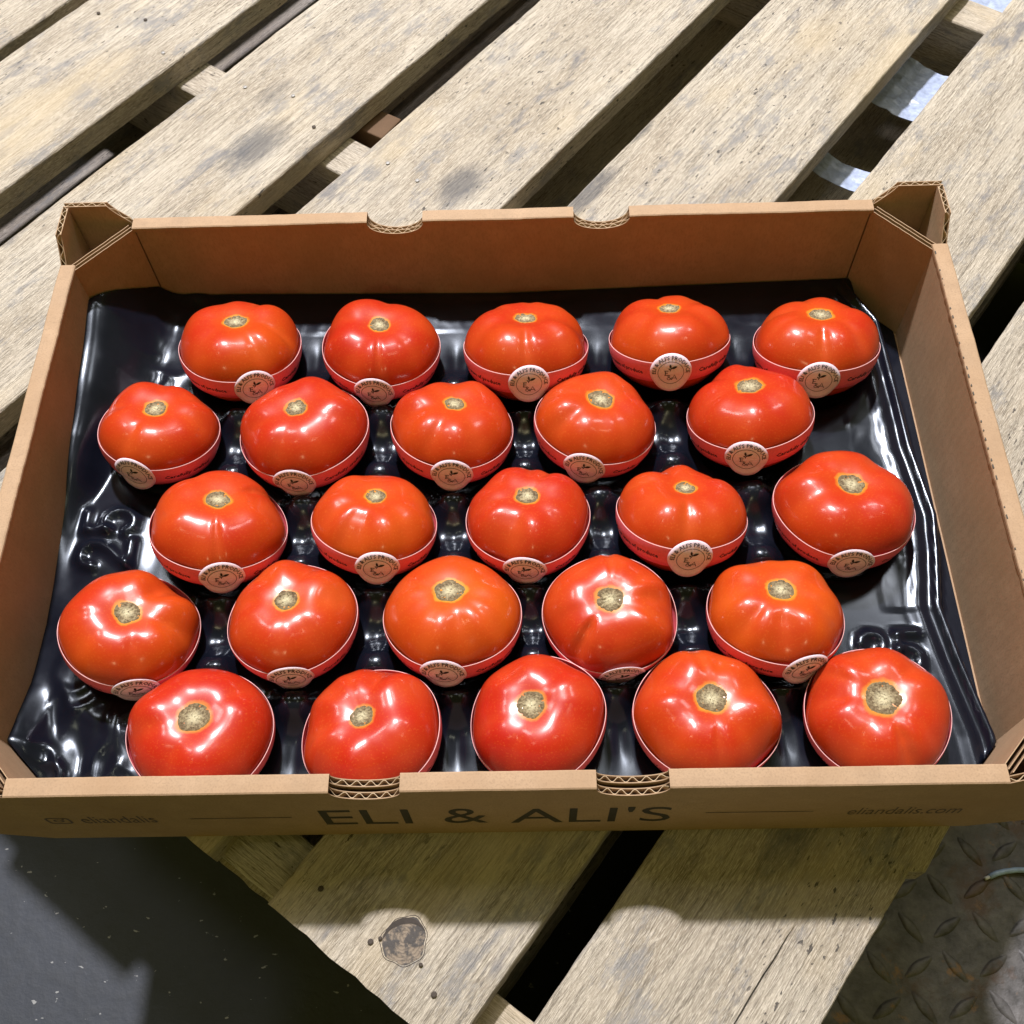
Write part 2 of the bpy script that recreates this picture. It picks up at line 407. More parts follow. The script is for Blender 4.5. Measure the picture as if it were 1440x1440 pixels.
def board_mesh(L, wid, t, seed, crack=None, edge_lo=None):
    """plank: x along the grain 0..L, y across 0..wid, top at z=0"""
    us = np.linspace(0, L, int(L / 0.55) + 1)
    vs = list(np.linspace(0.25, wid - 0.25, 15))
    vs = [0.0, 0.07] + vs + [wid - 0.07, wid]
    if crack: vs += [crack[0] - .13, crack[0] - .05, crack[0], crack[0] + .05, crack[0] + .13]
    vs = sorted(vs); nv = len(vs)
    V = []
    for u in us:
        elo = 0.10 * n2(u * .11, seed * 3.1) + 0.05 * n2(u * .9, seed) + (edge_lo(u) if edge_lo else 0)
        ehi = 0.10 * n2(u * .13, seed * 5.7 + 9) + 0.05 * n2(u * .8, seed + 4)
        wob = (0.25 * n2(u * .09, seed) + .08 * n2(u * .7, seed + 2)) if crack else 0
        for v in vs:
            f = v / wid
            y = v + elo * (1 - f) ** 3 + ehi * f ** 3
            z = 0.05 * n2(u * .06, v * .3, seed) + 0.02 * n2(u * .5, v * 1.7, seed)
            if v in (0.0, wid): z -= 0.16
            elif abs(v - 0.07) < 1e-6 or abs(v - wid + 0.07) < 1e-6: z -= 0.04
            if crack and abs(v - crack[0]) < 0.2:
                y += wob
                if crack[1] < u < crack[2]:
                    k = min(1, (u - crack[1]) / 3, (crack[2] - u) / 3)
                    if abs(v - crack[0]) < .03: z -= 0.5 * k
            V.append((u + (0.15 * n2(v * .8, seed) if u in (us[0], us[-1]) else 0), y, z))
    F = grid_faces(len(us), nv)
    F = [f[::-1] for f in F]
    n = len(V); nu = len(us)
    ring = [i * nv for i in range(nu)] + [(nu - 1) * nv + j for j in range(1, nv)] + [i * nv + nv - 1 for i in range(nu - 2, -1, -1)] + [j for j in range(nv - 2, 0, -1)]
    base = len(V)
    for r in ring: V.append((V[r][0], V[r][1], -t))
    for k in range(len(ring)):
        k2 = (k + 1) % len(ring)
        F.append((ring[k], base + k, base + k2, ring[k2])[::-1])
    F.append(tuple(base + k for k in range(len(ring)))[::-1])
    me = bpy.data.meshes.new('deck_board')
    me.from_pydata((np.array(V) * S).tolist(), [], F); me.update()
    bm = bmesh.new(); bm.from_mesh(me); bmesh.ops.recalc_face_normals(bm, faces=bm.faces); bm.to_mesh(me); bm.free()
    return me

EDGES = [(81.3, 95.0), (66.35, 79.8), (48.43, 61.55), (30.92, 44.33), (13.20, 26.75), (-4.70, 8.56), (-19.75, -7.34)]
U0, U1 = -11.39, 90.3
STR = [(-11.0, -7.2), (37.3, 41.3), (86.0, 89.9)]
def nail_mesh():
    V = []; n = 10
    for r, z in ((.24, 0.0), (.24, .04), (.14, .065)):
        V += [(r * math.cos(2 * math.pi * k / n), r * math.sin(2 * math.pi * k / n), z) for k in range(n)]
    F = grid_faces(3, n, 0, True); F.append(tuple(range(2 * n, 3 * n)))
    return (np.array(V) * S).tolist(), F
NV, NF = nail_mesh()
def nail_me(m):
    me = bpy.data.meshes.new('nail'); me.from_pydata(NV, [], NF); me.materials.append(m); return me
NAIL_A, NAIL_B = nail_me(NAIL), nail_me(NAIL_OLD)

STAINS = {1: [(20, 70, 6, 2.5, .5)], 2: [(34, 52.5, 5, 2.6, .95), (40, 56, 4, 1.6, .7), (48, 58, 5, 2, .55)], 3: [(40.5, 35.2, 3.6, 2.2, 1.0), (36, 40, 4, 1.2, .6)],
          4: [(46, 26.0, 5.5, 1.0, 1.1), (54.5, 26.3, 2.5, .6, .9), (60, 22, 6, 2.4, .5)], 5: [(2, 3, 6, 3, .45)], 6: [(9.5, -13.5, 4.5, 2.2, .75), (3, -11, 5, 1.5, .4)]}
def build_pallet(z, wood, detailed, du=0.0, dv=0.0):
    root = empty('wooden_pallet', (0, 0, z - 13)); root.rotation_euler = (0, 0, TH)
    # local frame of the root: x = u, y = v, z from the floor side of the pallet
    rr = random.Random(3)
    for i, (a, bq) in enumerate(EDGES):
        crack = None; el = None
        if detailed and i == 6:
            crack = (-15.95 - a, 8.6, 17.2); el = lambda u: -0.75 if u > 23.7 else 0.0
        me = board_mesh(U1 - U0, bq - a, 2.0, i * 7.3 + (0 if detailed else 50), crack, el)
        me.materials.append(wood)
        if detailed:
            co_ = np.zeros(len(me.vertices) * 3); me.vertices.foreach_get('co', co_); co_ = co_.reshape(-1, 3) / S
            uu_, vv_ = co_[:, 0] + U0, co_[:, 1] + a; st_ = np.zeros(len(uu_))
            for (bu, bv_, ru, rv, am) in STAINS.get(i, []):
                st_ = np.maximum(st_, am * np.exp(-(((uu_ - bu) / ru) ** 2 + ((vv_ - bv_) / rv) ** 2)))
            at_ = me.attributes.new('stain', 'FLOAT', 'POINT'); at_.data.foreach_set('value', st_.astype(np.float32))
        o = bpy.data.objects.new('deck_board', me); link(o, root)
        o.location = ((U0 + du) * S, (a + dv) * S, 13 * S)
        if detailed:
            for (s0, s1) in STR:
                for k in range(3):
                    nn = bpy.data.objects.new('nail', NAIL_B if rr.random() < .75 else NAIL_A); link(nn, o)
                    x = rr.uniform(s0 + .6, s1 - .6) - U0; y = (0.18 + .32 * k + rr.uniform(-.07, .07)) * (bq - a)
                    nn.location = (x * S, y * S, 0.0005)
                    nn.scale = (.75, .7, 1)
            if i == 5:
                for (uu, vv) in ((-8.96, 2.11), (-8.68, -0.59)):
                    nn = bpy.data.objects.new('nail', NAIL_B); link(nn, o); nn.location = ((uu - U0) * S, (vv - a) * S, 0.0007); nn.scale = (.5, .5, 1)
                # knot: a dark ring, a darker split crescent and the heart
                kx, ky = -8.25 - U0, 0.95 - a
                ring = MB(); V = []; n = 40
                for rr_, zz in ((1.0, .0), (1.012, .02), (1.03, .0)):
                    for k in range(n):
                        t = 2 * math.pi * k / n; wv = 1 + .05 * math.sin(3 * t + 1) + .04 * math.sin(7 * t)
                        V.append((kx + 1.35 * rr_ * wv * math.cos(t), ky + 1.25 * rr_ * wv * math.sin(t), zz + .02))
                ring.add(V, grid_faces(3, n, 0, True)); ring.obj('knot_ring', KNOT_DARK, o, True)
                wv2 = lambda t: 1 + .05 * math.sin(3 * t + 1) + .04 * math.sin(7 * t)
                heart = MB(); V = [(kx + .1, ky + .1, .06)]
                for k in range(n):
                    t = 2 * math.pi * k / n; wv = 1 + .18 * math.sin(2 * t + .5) + .08 * math.sin(5 * t)
                    V.append((kx + 1.28 * wv2(t) * math.cos(t), ky + 1.18 * wv2(t) * math.sin(t), .03))
                heart.add(V, [(0, 1 + k, 1 + (k + 1) % n) for k in range(n)]); heart.obj('knot', KNOT, o, True)
                cres = MB(); V = []
                for k in range(21):
                    t = R_(-30 + 150 * k / 20); ww = .32 * math.sin(math.pi * k / 20) + .02
                    V.append((kx + 1.28 * math.cos(t), ky + 1.2 * math.sin(t), .05)); V.append((kx + (1.28 - ww) * math.cos(t), ky + (1.2 - ww) * math.sin(t), .052))
                cres.add(V, [(2 * k, 2 * k + 1, 2 * k + 3, 2 * k + 2) for k in range(20)]); cres.obj('knot_split', KNOT_DARK, o)
    for (a, bq) in STR:
        # a stringer is a long beam across the boards: grain along its own x
        me = board_mesh(97 + 18, bq - a, 9.0, a * .7 + 11); me.materials.append(wood)
        o = bpy.data.objects.new('stringer', me); link(o, root)
        o.location = ((bq + du) * S, (-19.6 + dv) * S, (13 - 2.06) * S); o.rotation_euler = (0, 0, R_(90))
    for (a, bq) in ((-19.5, -9.5), (8, 18), (33, 43), (58, 68), (83, 93)):
        me = board_mesh(U1 - U0, bq - a, 1.9, a + 31); me.materials.append(wood)
        o = bpy.data.objects.new('bottom_board', me); link(o, root)
        o.location = ((U0 + du) * S, (a + dv) * S, (13 - 11.09) * S)
    return root
tag(build_pallet(0.0, WOOD, True), 'pale worn wooden pallet carrying the tomato box', 'pallet')
tag(build_pallet(-13.02, WOOD_OLD, False, 0.6, 0.5), 'grey weathered pallet stacked underneath, seen through the gaps', 'pallet')

# pale plastic caught between the two pallets, a torn scrap of brown board
def crumple(name, cu, cv, lu, lv, z, seed, m, amp=.8, dome=0.0):
    c, s_ = math.cos(TH), math.sin(TH); nu, nv = 26, 18; V = []
    for i in range(nu):
        for j in range(nv):
            u = cu + lu * (i / (nu - 1) - .5) * (1 + .12 * n2(j * .4, seed)); v = cv + lv * (j / (nv - 1) - .5) * (1 + .12 * n2(i * .3, seed + 5))
            V.append((u * c - v * s_, u * s_ + v * c, z - dome * (1 - (2 * j / (nv - 1) - 1) ** 2) + amp * (-.6 + abs(n2(u * .35, v * .35, seed)) + .4 * n2(u * 1.1, v * 1.1, seed))))
    o = mesh_obj(name, V, grid_faces(nu, nv), m, None, False)
    md = o.modifiers.new('solid', 'SOLIDIFY'); md.thickness = 0.0006
    return o
PLAST = flat('pale_plastic', (0.36, 0.42, 0.58), 0.35)
SCRAPM = card_material('brown_scrap', (0.13, 0.075, 0.04))
tag(crumple('plastic_sheet', 78.9, 11.6, 7.6, 12, -2.9, 3, PLAST, .35, 2.0), 'pale blue plastic film sagging under the boards above the right corner post', 'plastic')
tag(crumple('plastic_sheet', 95.5, 11.4, 7, 12, -2.9, 8, PLAST, .35, 2.0), 'pale blue plastic behind the pallet end at the top right', 'plastic')
tag(crumple('plastic_scrap', 65.3, 11.6, 2.8, 12, -2.9, 12, PLAST, .3, 2.0), 'small pale plastic scrap in the gap just above the right corner post', 'plastic')
sc = MB(); sc.box(-1.5, 1.5, -2.3, 2.3, 0, 1.75); so = sc.obj('wood_scrap', SCRAPM)
so.location = ((44.2 * math.cos(TH) - 48.6 * math.sin(TH)) * S, (44.2 * math.sin(TH) + 48.6 * math.cos(TH)) * S, -0.039); so.rotation_euler = (0, 0, TH + R_(4))
bv = so.modifiers.new('bevel', 'BEVEL'); bv.width = .0012; bv.segments = 2
tag(so, 'small reddish brown wood scrap wedged in the gap behind the box', 'wood scrap')

# ------------------------------------------------------------------ cardboard box
W2, D, H, HT, RW, TK = 30.0, 41.15, 8.8, 10.25, 0.98, 0.40
box = tag(empty('cardboard_box', (0, 0, 0)), 'open brown corrugated cardboard tray box printed ELI & ALI\'S on its front', 'box')

def to_wall(wall, s, n, z):
    """s along the wall from its left/near end, n inward from the outer face"""
    if wall == 'front': return (s - W2, n, z)
    if wall == 'back': return (s - W2, D - n, z)
    if wall == 'left': return (-W2 + n, s, z)
    return (W2 - n, s, z)

def sheet(mb, wall, ss, nf, n_th, z0f, z1f):
    V = []
    for s in ss:
        n = nf(s)
        V += [to_wall(wall, s, n, z0f(s)), to_wall(wall, s, n, z1f(s)), to_wall(wall, s, n + n_th, z1f(s)), to_wall(wall, s, n + n_th, z0f(s))]
    F = []
    for i in range(len(ss) - 1):
        a, b2 = 4 * i, 4 * i + 4
        for k in range(4): F.append((a + k, a + (k + 1) % 4, b2 + (k + 1) % 4, b2 + k))
    F.append((0, 1, 2, 3)); e = 4 * (len(ss) - 1); F.append((e, e + 3, e + 2, e + 1))
    mb.add(V, F)

def wall_build(wall, L, notches, sidecut, cardm):
    lo, hi = 0.0, L
    def tabz(s):
        d = min(s, L - s)
        if d < 3.0: return HT
        if d < 4.3: return HT - (HT - H + .12) * ((d - 3.0) / 1.3) ** .8
        return H - 0.30
    def notch(s, z, dep):
        for c, hw in notches:
            x = (s - c) / hw
            if abs(x) < 1: return min(z, H - dep * (1 - x * x) ** .42 - .1)
        return z
    cutf = lambda s: max(0.0, (3.4 - min(s, L - s)) * .42)
    ss = sorted(set(np.linspace(0, L, int(L / .5)).tolist() + [3.0, 3.4, 4.3, L - 3.0, L - 3.4, L - 4.3] +
                    [c + hw * k for c, hw in notches for k in np.linspace(-1.001, 1.001, 41)] + [d + sg for d in (3.0, L - 4.3) for sg in np.linspace(0, 1.3, 9)]))
    eps = 0.0 if wall in ('front', 'back') else TK + .01      # side walls butt between front and back
    ss = [s for s in ss if eps <= s <= L - eps]
    outer = MB()
    zt = lambda s: notch(s, tabz(s), 1.30)
    sheet(outer, wall, ss, lambda s: 0.0, .055, cutf, zt)
    sheet(outer, wall, ss, lambda s: TK - .055, .055, cutf, zt)
    o = outer.obj(wall_name[wall], cardm, box)
    # inner layer between the corner posts
    i0, i1 = (4.45, L - 4.45)
    si = [s for s in ss if i0 <= s <= i1]
    inner = MB(); zi = lambda s: notch(s, H - .28, 1.02)
    sheet(inner, wall, si, lambda s: RW - TK, .055, lambda s: .25, zi)
    sheet(inner, wall, si, lambda s: RW - .055, .055, lambda s: .25, zi)
    inner.obj('inner_liner', cardm, o)
    # flutes wherever a cut edge shows them
    A = (TK - .13) / 2
    spans = [(eps + .02, 4.25), (L - 4.25, L - eps - .02)]
    for a, b2 in spans:
        f = np.linspace(a, b2, int((b2 - a) / .09)); fl = MB(); sheet(fl, wall, f, lambda s: TK / 2 - .02 + A * math.sin(2 * math.pi * s / .72), .04, lambda s: max(cutf(s) + .02, 4), lambda s: zt(s) - .015); fl.obj('corrugation', FLUTE, o)
    for c, hw in notches:
        f = np.linspace(c - hw * .995, c + hw * .995, 60)
        fl = MB(); sheet(fl, wall, f, lambda s: TK / 2 - .02 + A * math.sin(2 * math.pi * s / .72), .04, lambda s: 4, lambda s: zt(s) - .015); fl.obj('corrugation', FLUTE, o)
        fl = MB(); sheet(fl, wall, f, lambda s: RW - TK / 2 - .02 + A * math.sin(2 * math.pi * s / .72 + 1), .04, lambda s: 4, lambda s: zi(s) - .015); fl.obj('corrugation', FLUTE, o)
    # folded rim: rounded cap over both layers, split at the notches
    cuts = [4.32]
    for c, hw in sorted(notches): cuts += [c - hw, c + hw]
    cuts += [L - 4.32]
    prof = [(-.03, H - .42), (-.045, H - .14), (-.02, H - .05), (.06, H), (RW * .5, H + .012), (RW - .06, H), (RW + .02, H - .05), (RW + .045, H - .14), (RW + .03, H - .36)]
    inn = [(RW - .03, H - .36), (RW - .06, H - .10), (.06, H - .10), (.03, H - .42)]
    ring = prof + inn
    rim = MB()
    for k in range(0, len(cuts), 2):
        a, b2 = cuts[k], cuts[k + 1]; st = np.linspace(a, b2, max(3, int((b2 - a) / .35))); V = []
        for s in st:
            j = .03 * n2(s * 1.3, len(wall) * 2.3 + 1) + .06 * n2(s * .25, len(wall) * 1.7)
            d2 = .035 * n2(s * 2.1, 11.0) if wall in ('left', 'right') else .01 * n2(s * 2.1, 11.0)
            for q_, (n, z) in enumerate(ring):
                V.append(to_wall(wall, s, n + (d2 if q_ in (5, 6, 7, 8) else 0), z + j))
        m_ = len(ring); F = grid_faces(len(st), m_, 0, True); F.append(tuple(range(m_))); F.append(tuple(range((len(st) - 1) * m_, len(st) * m_))[::-1])
        rim.add(V, F)
    rim.obj('folded_rim', CARD, o)
    # perforation dashes along the inside of the rim of the short walls
    if wall == 'right':
        pr = random.Random(9)
        for k in range(46):
            s0 = 5.2 + k * .68 + pr.uniform(-.12, .12); ln = pr.uniform(.10, .30)
            if pr.random() < .2: continue
            pf = MB(); nn_ = RW + pr.uniform(-.03, .01)
            pf.add([to_wall(wall, s0, nn_ - .05, H + .018), to_wall(wall, s0 + ln, nn_ - .04, H + .018), to_wall(wall, s0 + ln, nn_ + .03, H + .004), to_wall(wall, s0, nn_ + .03, H + .004)], [(0, 1, 2, 3)])
            pf.obj('perforation', INK, o)
    return o
wall_name = {'front': 'front_wall', 'back': 'back_wall', 'left': 'side_wall', 'right': 'side_wall'}
fw = wall_build('front', 60.0, [(30 - 7.05, 1.83), (30 + 6.70, 1.86)], 0, CARDX)
wall_build('back', 60.0, [(30 - 7.33, 1.93), (30 + 7.0, 1.93)], 0, CARDX)
wall_build('left', D, [], 0, CARDY)
wall_build('right', D, [], 0, CARDY)
base = MB(); base.box(-W2 + .5, W2 - .5, .5, D - .5, 0.03, .3); base.obj('base_panel', CARD, box)
# triangular corner posts: a double diagonal panel across each corner
for sx in (-1, 1):
    for sy in (0, 1):
        yb = D - RW if sy else RW
        ysgn = -1 if sy else 1
        P = Vector((sx * 25.6, yb, 0)); Q = Vector((sx * (W2 - RW), yb + ysgn * 3.75, 0))
        d = (Q - P).normalized(); nn = Vector((-d.y, d.x, 0))
        if nn.dot(Vector((0, 20, 0)) - P) < 0: nn = -nn
        P = P - d * .05; Q = Q + d * .02
        cp = MB()
        for (off, th_, top) in ((0.0, .05, H - .16), (-.26, .05, H - .13), (-.30, .04, H - .20), (-.52, .05, H - .13)):
            n = 18; V = []
            for k in range(n + 1):
                p = P.lerp(Q, k / n); zt = top + .03 * n2(k * .7, sx + 3 * sy + off)
                a = p + nn * off; b2 = p + nn * (off - th_)
                V += [(a.x, a.y, .3), (a.x, a.y, zt), (b2.x, b2.y, zt), (b2.x, b2.y, .3)]
            F = []
            for k in range(n):
                for j in range(4): F.append((4 * k + j, 4 * k + (j + 1) % 4, 4 * k + 4 + (j + 1) % 4, 4 * k + 4 + j))
            F += [(0, 1, 2, 3), (4 * n + 3, 4 * n + 2, 4 * n + 1, 4 * n)]
            cp.add(V, F)
        cp.obj('corner_post', CARD, box)

# lettering printed on the front wall
def text_mesh(body, res=2, bold=0.0):
    cu = bpy.data.curves.new('t', 'FONT'); cu.body = body; cu.offset = bold; cu.size = 1; cu.resolution_u = res
    ob = bpy.data.objects.new('t', cu); COL.objects.link(ob)
    dg = bpy.context.evaluated_depsgraph_get(); dg.update()
    me = bpy.data.meshes.new_from_object(ob.evaluated_get(dg))
    V = np.array([v.co[:] for v in me.vertices]); F = [tuple(p.vertices) for p in me.polygons]
    bpy.data.objects.remove(ob); bpy.data.curves.remove(cu); bpy.data.meshes.remove(me)
    V[:, 0] -= V[:, 0].min(); return V, F
def front_text(body, x0, x1, z0, z1, full=True):
    V, F = text_mesh(body, 4)
    sx = (x1 - x0) / V[:, 0].max(); lo, hi = (V[:, 1].min(), V[:, 1].max())
    sz = (z1 - z0) / (hi - lo)
    P = [(x0 + v[0] * sx, -0.012, z0 + (v[1] - lo) * sz) for v in V]
    return P, F
for tx_, a_, b_, c_, d_ in (("ELI", -10.1, -5.2, 2.35, 5.35), ("&", -3.4, -.95, 2.3, 5.35), ("ALI'S", .3, 9.2, 2.15, 5.25)):
    mb = MB(); mb.add(*front_text(tx_, a_, b_, c_, d_)); mb.obj('brand_lettering', INK, fw)
mb = MB(); mb.add(*front_text("eliandalis", -23.5, -19.35, 3.35, 4.75)); mb.obj('handle_lettering', INK_FAINT, fw)
mb = MB(); mb.add(*front_text("eliandalis.com", 18.9, 25.1, 3.0, 4.4)); mb.obj('web_lettering', INK_FAINT, fw)
for x0, x1, z in ((-17.4, -11.75, 3.95), (11.05, 16.95, 3.75)):
    mb = MB(); mb.add([(x0, -.012, z), (x1, -.012, z), (x1, -.012, z + .13), (x0, -.012, z + .13)], [(0, 1, 2, 3)]); mb.obj('printed_rule', INK_FAINT, fw)
def ring_strip(cx, cz, a, b2, th_, pw, n=40, y=-.012):
    V = []
    for k in range(n):
        t = 2 * math.pi * k / n; c, s_ = math.cos(t), math.sin(t)
        ex = math.copysign(abs(c) ** pw, c); ez = math.copysign(abs(s_) ** pw, s_)
        V += [(cx + a * ex, y, cz + b2 * ez), (cx + (a - th_) * ex, y, cz + (b2 - th_) * ez)]
    return V, [(2 * k, 2 * k + 1, (2 * k + 3) % (2 * n), (2 * k + 2) % (2 * n)) for k in range(n)]
mb = MB(); mb.add(*ring_strip(-24.75, 3.95, .68, .62, .13, .45)); mb.add(*ring_strip(-24.75, 3.95, .30, .28, .11, 1.0))
mb.add(*ring_strip(-24.4, 4.28, .08, .08, .07, 1.0, 10)); mb.obj('camera_icon', INK_FAINT, fw)

# ------------------------------------------------------------------ tomatoes (positions, tilt, label turn)
TOM = [[-18.41,33.02,4.18,15.9,3.9,22.0],[-8.49,32.77,4.03,8.8,3.9,-3.8],[1.60,32.45,4.28,23.8,.8,2.4],[11.56,32.88,4.12,26.6,-2.8,-3.5],[21.59,32.20,4.18,21.8,-.5,-8.3],
[-23.08,26.03,3.89,13.3,9.0,-14.2],[-13.24,25.74,4.17,8.1,-2.9,-3.6],[-3.34,25.68,4.03,15.2,6.1,-.4],[6.12,26.00,3.98,10.0,7.5,-14.2],[16.40,26.29,4.10,20.4,-7.4,-9.7],
[-18.10,18.49,4.20,18.0,10.9,10.3],[-8.17,18.59,3.89,21.0,8.1,5.1],[1.56,18.67,3.89,12.2,-.4,-3.6],[11.19,18.60,4.04,26.8,4.2,.1],[21.43,19.01,4.24,11.7,.8,-3.7],
[-22.63,11.38,3.96,8.0,14.3,14.2],[-12.73,11.91,3.88,8.4,.6,3.7],[-3.08,11.99,4.11,14.8,-1.0,-5.8],[6.33,11.89,3.92,.5,-1.7,8.7],[16.24,11.69,3.96,16.2,-.5,16.8],
[-17.34,4.81,4.04,6.0,4.3,12],[-7.54,4.68,3.99,7.6,-7.5,8],[1.93,5.35,3.87,3.3,-9.3,-6],[11.49,5.42,4.05,6.5,1.4,4],[21.19,5.34,4.00,4.6,-5.7,-5]]
ORANGE = [.45,.30,.35,.30,.35, .35,.15,.25,.30,.25, .30,.50,.20,.35,.22, .45,.42,.60,.30,.62, .02,.10,.08,.35,.22]
SCARR = [.85,.78,.80,.80,.88, .80,.78,.72,.92,.92, .85,.72,.78,.72,.92, .85,.78,.98,.90,.88, 1.0,.75,.92,.98,1.12]
BIGCREASE = {3: [(268, .06)], 5: [(262, .05), (200, .03)], 11: [(275, .06), (35, .05)], 12: [(235, .05)], 13: [(255, .04), (60, .05)], 18: [(320, .04)], 19: [(232, .12), (85, .05)], 24: [(272, .05), (95, .05)], 25: [(282, .07), (175, .02)], 14: [(262, .05)], 2: [(270, .05)], 20: [(225, .03)]}
ZC, KF = 4.1, 0.735
ROW = ['back row', 'second row from the back', 'middle row', 'row behind the front row', 'front row']
NTH = ['first from left', 'second from left', 'third from left', 'fourth from left', 'fifth from left']
LOOK = ['red tomato with an orange flank', 'ribbed red tomato', 'heart topped red tomato', 'lobed red tomato', 'wide ribbed red tomato',
        'small orange-red tomato', 'round red tomato', 'ribbed red tomato', 'smooth red tomato', 'flat topped red tomato',
        'wide lopsided red tomato', 'orange-red tomato', 'deeply creased red tomato', 'smooth rounded red tomato', 'large red tomato',
        'large orange-red tomato', 'round orange-red tomato', 'orange tomato with wide stem scar', 'red tomato with one deep crease', 'bright orange tomato',
        'deep red tomato', 'deep red finely ribbed tomato', 'deep red tomato', 'large red tomato', 'large red tomato with a wide stem scar']

T_ARC = text_mesh("ELI & ALI'S PRODUCE", 1, .012); T_L = text_mesh("A new wave of produce", 1, .016); T_R = text_mesh("Carefully crafted", 1, .016)
def subdiv_x(V, F, maxlen):
    return V, F
PHI = np.concatenate([np.linspace(90, 40, 26), np.linspace(38, -55, 40), np.linspace(-59, -90, 9)]) * math.pi / 180
NT = 108
THETA = np.linspace(0, 2 * math.pi, NT, endpoint=False)

def sstep(a, b2, x):
    t = np.clip((x - a) / (b2 - a), 0, 1); return t * t * (3 - 2 * t)

def make_tomato(k):
    X, Y, Rr, tx, ty, az = TOM[k]
    rg = random.Random(100 + k)
    c = Rr * KF
    ph, th = np.meshgrid(PHI, THETA, indexing='ij')
    cp = np.cos(ph); sp = np.sin(ph)
    r = Rr * np.clip(cp, 0, 1) ** np.where(ph > 0, 0.84, 0.86)
    z = c * np.sign(sp) * np.abs(sp) ** 1.02
    # flattened, slightly angular cross-section with broad lobes
    lob = np.zeros_like(th)
    for h in range(2, 8):
        lob += 1.6 * rg.uniform(.3, 1) * [0, 0, .012, .014, .013, .013, .011, .009][h] * np.cos(h * th + rg.uniform(0, 6.28))
    up = sstep(-.6, .9, ph)
    g = 1 + lob * (.45 + .9 * up) * (1 - sstep(.95, 1.45, ph))
    # creases from the stem over the shoulder
    crease = np.zeros_like(th)
    ncr = rg.choice([5, 6, 7, 8, 9]) + (4 if k in (4, 21) else 0); a0 = rg.uniform(0, 6.28)
    cr = [(math.degrees(a0 + 6.283 * i / ncr + rg.uniform(-.25, .25)), rg.uniform(.014, .045)) for i in range(ncr)] + BIGCREASE.get(k + 1, [])
    for (ad, dp) in cr:
        aw = .13 + rg.uniform(0, .15)
        big = dp >= .05
        wph = (1.35 - ph) * (.25 if big else 0)                         # strong creases curve a little
        dth = np.angle(np.exp(1j * (th - math.radians(ad) - wph * .25)))
        reach = -0.35 if big else .12
        fall = sstep(reach, .7, ph) * (1 - .97 * sstep(.92, 1.34, ph))
        crease += dp * np.exp(-(dth / (aw * (.55 if big else 1))) ** 2) * fall
    g = g * (1 - crease)
    r = r * g
    z = z * (1 - crease * .9) + Rr * lob * .55 * up * sstep(0, .4, ph) * (1 - sstep(.95, 1.42, ph))
    # sunken stem end and a small dent under the fruit
    dip = c * rg.uniform(.20, .28)
    z = z - dip * np.exp(-(r / (.48 * Rr)) ** 2) * (sp > 0) + .10 * c * np.exp(-(r / (.3 * Rr)) ** 2) * (sp < 0)
    # narrower towards the blossom end
    r = r * (1 - .06 * sstep(.1, -1.2, ph))
    # stem scar outline
    rs = SCARR[k] * (.92 + .16 * np.array([sum(rg2) for rg2 in [[.5]] * NT]))  # base radius
    hs = [(h, .6 * rg.uniform(.2, 1) * [0, .05, .08, .06, .06, .07, .04][h], rg.uniform(0, 6.28)) for h in range(1, 7)]
    out = np.array([1 + sum(a * math.cos(h * t + p) for h, a, p in hs) for t in THETA])
    rs = SCARR[k] * .90 * out
    scar = r / rs[None, :]
    A = Matrix.Rotation(R_(ty), 3, 'Y') @ Matrix.Rotation(-R_(tx), 3, 'X'); A = np.array(A)
    base = np.array([X, Y, ZC - c])
    C0 = np.array([X, Y, ZC])
    def place(P): return np.asarray(P) @ A.T + C0 - base
    root = empty('tomato', base)
    row, colm = divmod(k, 5)
    tag(root, LOOK[k] + ' in the ' + ROW[row] + ', ' + NTH[colm], 'tomato', 'tomatoes in the black tray')
    P = np.stack([r * np.cos(th), r * np.sin(th), z], -1).reshape(-1, 3)
    nP = len(PHI)
    body = mesh_obj('flesh', place(P), [f[::-1] for f in grid_faces(nP, NT, 0, True)], TOMATO, root, True)
    for nm, arr in (('scar', scar), ('lat', ph), ('crease', np.clip(crease / .06, 0, 1))):
        at = body.data.attributes.new(nm, 'FLOAT', 'POINT'); at.data.foreach_set('value', arr.reshape(-1).astype(np.float32))
    body['orange'] = ORANGE[k]
    # stem scar: lies in the dimple
    NS = 11; fr = np.linspace(1.03, 0, NS); V = []; rad = []
    for i, f in enumerate(fr):
        for j in range(NT):
            rr_ = max(rs[j] * f, 1e-4)
            zz = np.interp(rr_, r[:26, j], z[:26, j])
            bumpz = .03 + .05 * (1 - f) + (.05 * n2(3.1 * rr_ * math.cos(THETA[j]) + k, 3.1 * rr_ * math.sin(THETA[j])) + .07 * n2(7 * rr_ * math.cos(THETA[j]), 7 * rr_ * math.sin(THETA[j]) + k)) * (1 if f < .98 else 0) - (.06 if i == 0 else 0)
            V.append((rr_ * math.cos(THETA[j]), rr_ * math.sin(THETA[j]), zz + bumpz)); rad.append(f)
    so = mesh_obj('stem_scar', place(V), [f_ for f_ in grid_faces(NS, NT, 0, True)], SCAR, root, True)
    at = so.data.attributes.new('rad', 'FLOAT', 'POINT'); at.data.foreach_set('value', np.array(rad, dtype=np.float32))
    # paper band: taut cone round the widest part
    zl = -.35; zb, zt = zl - .78, zl + .72
    def rad_at(zz): return np.array([np.interp(-zz, -z[20:, j], r[20:, j]) for j in range(NT)])
    def taut(a):
        x = a * 1.0; w_ = 9
        mx = np.max([np.roll(x, s_) * (1 - .0022 * s_ * s_ / 4) for s_ in range(-w_, w_ + 1)], axis=0)
        return np.mean([np.roll(mx, s_) for s_ in range(-6, 7)], axis=0)
    ZL = [zb, zb + .4, zl, zl + .36, zt]
    RL_ = np.array([taut(rad_at(q_)) + .055 for q_ in ZL])
